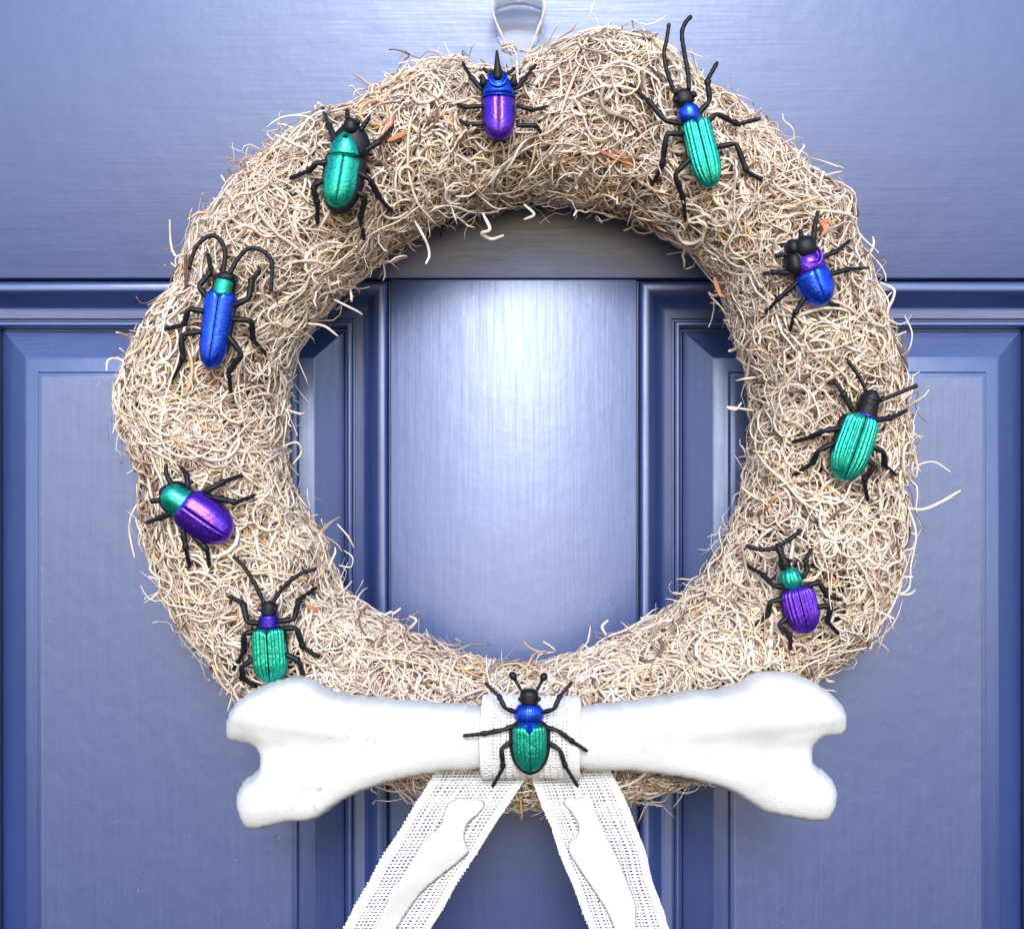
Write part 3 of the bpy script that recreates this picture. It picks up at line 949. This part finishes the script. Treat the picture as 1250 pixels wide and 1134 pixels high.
b.antenna([(600.8, 92.7), (595, 91), (591, 87)], 2.2, 2, 6, 7)
b.antenna([(616.8, 93.3), (623, 91), (627.2, 87)], 2.2, 2, 6, 7)
for l in ([(587.6,110.5),(575.6,97.8),(564.7,81.2)], [(630.6,109.3),(641,99),(653,84.7)], [(589.3,131),(566.4,133.4),(559,130)], [(631.7,130),(650,136.8),(667.3,131.7)], [(589.3,152.9),(568.7,153.5),(561.8,148.3)], [(631.7,154.6),(654.7,155.2),(659.8,161)]): b.leg(l, 3.3, 3)

# long green beetle, upper right
b = Beetle('beetle', (857, 180), 'long green beetle with cobalt blue neck and tall antennae, upper right of the wreath', tilt=.4)
b.dome('body', (846, 146), (867, 229), 18.5, 8, K, tf=.15, tb=.5)
b.wings((847.5, 146), (868.5, 230), 19.6, 15, G, tf=.08, tb=.55, pf=2.6, taper=(.93, 1.03), rid=9, ramp_=.07, sq=.8, notch=5)
b.dome('pronotum', (837.5, 127), (844.5, 153), 14.2, 14, BL, tf=.5, tb=.5, pf=2.3, pb=2.3, sq=.9)
b.dome('head', (831.5, 110), (837.5, 132), 13, 12, K, tf=.45, tb=.6, sq=.8)
b.ball('eye', (824, 124), 4, K, 7); b.ball('eye', (846, 118), 4, K, 7)
b.antenna([(823,116),(817,102.9),(812.4,88.6),(809.3,69.5),(812.4,52.9),(815.2,35)], 2.6, 2.0, 9, 12)
b.antenna([(839.8,111),(838.6,93.3),(834.3,69.5),(831,45.7),(835,32.6),(841,25.5)], 2.6, 2.4, 9, 12)
for l in ([(831,152.9),(811,150.5),(791,125.5),(769.5,106.4)], [(852,140),(864.8,126.7),(862.4,100.5),(874.8,77.9)], [(861,152),(873,142),(898,155.2),(926.7,145.7)], [(872,181.4),(896.9,177.9),(910,211),(930,222)], [(832,164.8),(812.4,166),(808.8,202.9),(798,222)], [(842,195),(822.4,214.8),(835,242),(839.3,267)]): b.leg(l, 3.8)

# rounded blue dung-type beetle on the right
b = Beetle('beetle', (990, 335), 'small round cobalt blue beetle with violet crescent shield and black horned head', tilt=.35)
b.dome('body', (976, 300), (1002, 370), 21, 9, K, tf=.3, tb=.5)
b.wings((988, 326), (1004.5, 374), 22.3, 20, BL, tf=.25, tb=.45, pf=2.2)
b.dome('pronotum_base', (973, 295), (988, 340), 24, 15, K, tf=.5, tb=.6, sq=.9)
b.dome('shield', (980, 308), (993, 337), 20, 19.5, PU, tf=.6, tb=.7, sq=.85)
for i, (rr0, dp, wd_) in enumerate(((13.5, 20.5, 1.5), (8.5, 21, 1.3))):
    cxp, cyp = 986, 315
    pts = [b.pt(cxp + rr0 * math.cos(a), cyp - rr0 * math.sin(a), dp - 3 * abs(math.sin((a + .8)))) for a in np.linspace(.65, -2.35, 9)]
    q = cr(pts, 22)
    V, F = tube(q, wd_ * 1.25 * np.sin(np.linspace(.35, 2.8, 22)) ** .5 * b.sl, 8, .7)
    link('crescent_ridge', mesh('crescent_ridge', V, F), PU, b.e)
b.dome('horn_knob', (964, 293), (969, 314), 9, 17, K, tf=.5, tb=.6, sq=.8)
b.dome('head', (978, 289), (984, 319), 15.5, 20.5, K, tf=.45, tb=.5, sq=.75)
b.dome('cheek', (966, 308), (971, 338), 11, 17, K, tf=.5, tb=.6, sq=.85)
b.antenna([(990.6,300),(992,282.5),(996,261)], 4.0, 2.0, 8, 10, name='horn')
b.antenna([(976.4,300),(975,285)], 3.4, 2.6, 9, 11, name='horn')
b.antenna([(958,312),(947.5,312.8)], 2.6, 2.4, 6, 4)
for l in ([(1001,316),(1017.4,309.3),(1032.9,296.6)], [(1012,336),(1032.9,330.4),(1054.8,329.7)], [(963,334),(942,333),(934,333)], [(972,346),(948.2,367),(937.6,381)], [(984,360),(969.4,384),(965.9,402.4)]): b.leg(l, 3.4)
b.leg([(1003, 364), (1015, 372), (1022, 374)], 2.8, 2)

# green beetle with black neck on the right
b = Beetle('beetle', (1042, 540), 'ribbed green beetle with plain black neck and violet collar, right side', tilt=.45)
b.dome('body', (1052, 505), (1028, 586), 25.5, 9, K, tf=.2, tb=.5)
b.wings((1054.5, 505), (1027, 587), 25, 19, G, tf=.18, tb=.5, pf=2.6, taper=(.9, 1.04), rid=12, ramp_=.08, sq=.85)
b.dome('neck', (1065, 476), (1054.5, 513), 13, 14, K, tf=.35, tb=.9, pf=2.2, taper=(.9, 1.06), sq=.85)
V, F = tube(cr([b.pt(1045.5, 503.5, 3), b.pt(1049, 505.5, 12), b.pt(1056.5, 508.2, 14.8), b.pt(1063.5, 511, 12), b.pt(1067.5, 512, 3)], 22), 1.9 * b.sl, 8)
link('collar', mesh('collar', V, F), PU, b.e)
for t_ in (.3, .45):
    a0 = (1065 - 10.5 * t_ * 1.1, 476 + 37 * t_ * 1.1)
    V, F = tube(cr([b.pt(a0[0] - 10.5, a0[1] - 3.5, 4), b.pt(a0[0] - 6, a0[1] - 2, 12), b.pt(a0[0], a0[1], 14), b.pt(a0[0] + 6, a0[1] + 2, 12), b.pt(a0[0] + 10.5, a0[1] + 3.5, 4)], 16), .9 * b.sl, 6)
    link('neck_ring', mesh('neck_ring', V, F), K, b.e)
b.ball('eye', (1055, 481), 2.6, K, 7); b.ball('eye', (1074, 489), 2.6, K, 7)
b.antenna([(1073.9,488.6),(1092,481),(1114,471.9)], 2.3, 2.3, 8, 12)
b.antenna([(1054.6,477.7),(1047,461.8),(1033.7,442.6)], 2.1, 2.4, 8, 8)
for l in ([(1042,506),(1027,480),(1017.8,465)], [(1064,514),(1084,510.4),(1100.7,502)], [(1024,523),(1004,526),(990,533.9),(970.9,539.7)], [(1016,541),(996.9,550.6),(991.8,565.7),(970.9,580.8)], [(1062,544),(1075.6,552.3),(1075.6,567.4),(1088,579)], [(1056,560),(1063.9,569),(1052,585.8),(1056.3,610)]): b.leg(l, 3.9)

# violet weevil with green neck, lower right
b = Beetle('beetle', (972, 725), 'violet ribbed weevil with emerald neck and long black snout, lower right', tilt=.45)
b.dome('body', (968, 715), (984, 773), 21, 8, K, tf=.2, tb=.5)
b.wings((970.5, 716), (985, 773), 21.8, 17, PU, tf=.2, tb=.42, pf=2.4, pb=2.5, rid=11, ramp_=.08, sq=.85)
b.dome('pronotum', (961.5, 692), (968.5, 720), 14.5, 16, G, tf=.5, tb=.55, rid=7, ramp_=.06)
b.dome('head', (955, 679), (960, 698), 7.5, 10, K, tf=.4, tb=.7)
V, F = tube(cr([b.pt(957.5, 688, 6), b.pt(953, 677, 8), b.pt(949, 667, 6)], 14), np.array([6, 5.6, 5.2, 4.8, 4.5, 4.3, 4.2, 4.2, 4.3, 4.5, 4.8, 5, 5, 4.6]) * b.sl, 10)
link('snout', mesh('snout', V, F), K, b.e)
b.ball('eye', (950.5, 688), 2.6, K, 7); b.ball('eye', (964, 684), 2.6, K, 7)
b.antenna([(946,669.5),(927.5,670.5),(912.5,666.7)], 2.5, 2.5, 6, 5, beads=4)
b.antenna([(951,665.5),(965,657),(974.7,648.7)], 2.5, 2.5, 6, 6, beads=4)
for l in ([(956,717),(942.5,714),(932,702),(916,693)], [(976,706),(984.5,697.5),(983,684),(990.4,671)], [(982,716),(998,709.5),(1008.4,727.5),(1022.7,730.5)], [(958,731),(939.5,733.5),(936.5,751.4),(922.2,763.4)], [(994,741),(1013,738),(1007.7,757.4),(1019.7,771)], [(962,752),(949.2,762),(963.5,775.4),(962.7,790.4)]): b.leg(l, 3.7)

# green and blue beetle sitting on the ribbon band
b = Beetle('beetle', (646, 900), 'green and blue beetle with clubbed antennae on the white band around the bone', plane=BD + 41 * S * kb + .0007)
b.dome('body', (646, 876), (647.6, 945), 25.5, 10, K, tf=.25, tb=.36, pb=2.4)
b.wings((646, 883), (647.5, 941.5), 22, 17, G, tf=.10, tb=.32, pf=2.4, pb=2.5, taper=(.98, 1.02), rid=13, ramp_=.06, sq=.9, notch=7)
b.dome('pronotum', (645.8, 857), (646, 885), 18, 16, BL, tf=.45, tb=.55, pf=1.9, pb=2.2, rid=15, ramp_=.06)
b.dome('collar', (646, 878.5), (646, 886.5), 15, 11, BL, tf=.3, tb=.7, sq=.8)
V = [b.pt(640, 885, 14), b.pt(652, 885, 14), b.pt(646, 894, 17.6), b.pt(646, 887, 18.2)]
link('scutellum', mesh('scutellum', V, [(0, 3, 2), (3, 1, 2), (0, 1, 3)], False), BL, b.e)
b.dome('head', (646, 840), (646, 862), 11.5, 12, K, tf=.35, tb=.7, sq=.8)
b.ball('eye', (635, 852), 3.0, K, 6); b.ball('eye', (657.5, 852), 3.0, K, 6)
b.antenna([(637.3,843),(632,834),(625.6,823)], 1.7, 1.8, 8, 6, club=2.7)
b.antenna([(654,843),(659,834),(664,824.5)], 1.7, 1.8, 8, 6, club=2.7)
for l in ([(630,868.5),(616.7,862.7),(609.5,849.2),(592.9,834)], [(662,869),(676.2,863.5),(683.3,848.4),(697.6,833.3)], [(629.4,884),(613.5,888.9),(589.7,894.4),(566.7,897.6)], [(664.3,886.5),(680,888.9),(699.2,904),(715.9,915.9)], [(625,903.8),(611.9,911),(614.3,935),(601.6,958.7)], [(669,905),(683.3,912.7),(689.7,933.3),(704.8,958.7)]): b.leg(l, 3.3, 4)

# green beetle half hidden by the bone, lower left
b = Beetle('beetle', (329, 780), 'green beetle with small violet neck, tail hidden behind the bone', tilt=.4)
b.dome('body', (328, 762), (331.5, 834), 22, 8, K, tf=.15, tb=.55)
b.wings((327.5, 766), (331.5, 833), 21.5, 16, G, tf=.07, tb=.62, pf=2.6, taper=(.97, 1.03), rid=11, ramp_=.08, sq=.8, notch=5)
b.dome('pronotum', (328.5, 749), (328.5, 768), 12.2, 13, M['indigo'], tf=.2, tb=.8, pf=2.4, pb=2.4, sq=.7)
b.dome('head', (329, 733), (328.7, 752), 10, 11, K, tf=.4, tb=.8, sq=.8)
b.ball('eye', (320.5, 744), 2.8, K, 6); b.ball('eye', (337, 743), 2.8, K, 6)
b.antenna([(323.7,735.2),(311,709),(297.5,689.5),(287,679.7)], 2.5, 2.2, 8, 6)
b.antenna([(334.2,734.4),(348.4,715),(366.4,700.7),(385.9,694)], 2.5, 2.2, 8, 8)
for l in ([(319,760),(303.5,758.4),(298.2,736),(279.5,725.4)], [(339,758),(360.4,755.4),(364,733),(382.9,720.2)], [(312,770),(299.7,772),(299.7,794.4),(288.5,813.9)], [(346,766),(363.4,766),(370,789.9),(387.4,801.9)], [(310,803),(297.5,812.4),(299,825.9),(315,834.8)], [(350,798),(365,804.9),(370.9,821.4)]): b.leg(l, 4.0)

# big violet beetle with green shield, left
b = Beetle('beetle', (242, 625), 'wide violet beetle with dark green shield lying sideways on the left', tilt=.45)
b.dome('body', (224, 612), (280, 655), 28, 10, K, tf=.25, tb=.4)
b.wings((220, 612), (281.5, 655.5), 28, 20, PU, tf=.22, tb=.42, pf=2.2, pb=2.3, taper=(.93, 1.0), rid=5, ramp_=.02)
b.dome('shield_edge', (199, 596), (233, 622), 21, 12, K, tf=.45, tb=.8, pf=2.2)
b.dome('pronotum', (200.5, 598), (231.5, 620), 19.5, 18, G, tf=.42, tb=.8, pf=2.4, taper=(.9, 1.05))
b.ball('head', (204, 601), 9, K, 4, (1, 1, .8))
b.antenna([(204,610),(197,610.5),(187.2,611.5)], 3.0, 3.2, 6, 4, beads=3)
b.antenna([(212.3,593),(205,580),(203.7,569)], 3.4, 2.2, 6, 4, beads=3)
for l in ([(231.5,596),(230,579),(222.9,570.5)], [(212,626),(197.8,632),(184.5,636.6)], [(252,600),(274.5,587.7),(293.7,580.4)], [(262,607),(289,613.5),(308.2,605.6)], [(224,644),(229.5,669),(234.2,690.2)], [(236,652),(254.7,670.4),(257.3,690.2)]): b.leg(l, 3.9)

# long cobalt beetle with curled antennae, left
b = Beetle('beetle', (264, 395), 'long cobalt blue beetle with teal neck and curled antennae, left side', tilt=.4)
b.dome('body', (272, 352), (258, 449), 19.5, 8, K, tf=.12, tb=.5)
b.wings((270.5, 356), (256.5, 451), 19.2, 15.5, BL, tf=.06, tb=.66, pf=2.6, pb=2.3, taper=(1.04, .86), sq=.85, notch=5)
b.dome('pronotum_base', (275.5, 340), (271, 364), 14.5, 10, K, tf=.2, tb=.9, sq=.8)
b.dome('pronotum', (275.5, 341), (271, 364), 12.5, 14, G, tf=.15, tb=.8, pf=2.4, sq=.85)
b.dome('head', (277.5, 332), (276, 346), 13.5, 12, K, tf=.5, tb=.5, sq=.75)
b.ball('eye', (265.5, 340), 3, K, 6); b.ball('eye', (289, 343), 3, K, 6)
b.antenna([(274.3,333.9),(276,307),(267.8,292.2),(257.6,289.4),(243.7,299.6),(236.3,314.4),(232.6,329)], 2.8, 2.2, 8, 7)
b.antenna([(282.6,334.8),(290,320),(301,307),(312,304.3),(326,310.7),(333,323.7),(331.7,355)], 2.8, 2.2, 8, 6)
for l in ([(254,364),(244.6,351.5),(259.4,333.9),(257.6,313.5)], [(286,374),(304.8,366.3),(307.6,342),(317.8,328.3)], [(251,381),(232.6,378.3),(227,397.8),(204.8,402.4)], [(285,390.4),(308.5,392),(307.6,414.4),(320.6,431)], [(248,405),(223.3,409.8),(225,440.4),(212,463.5)], [(280,412),(296.5,433),(278.9,453.3),(279.8,478.3)]): b.leg(l, 4.0)
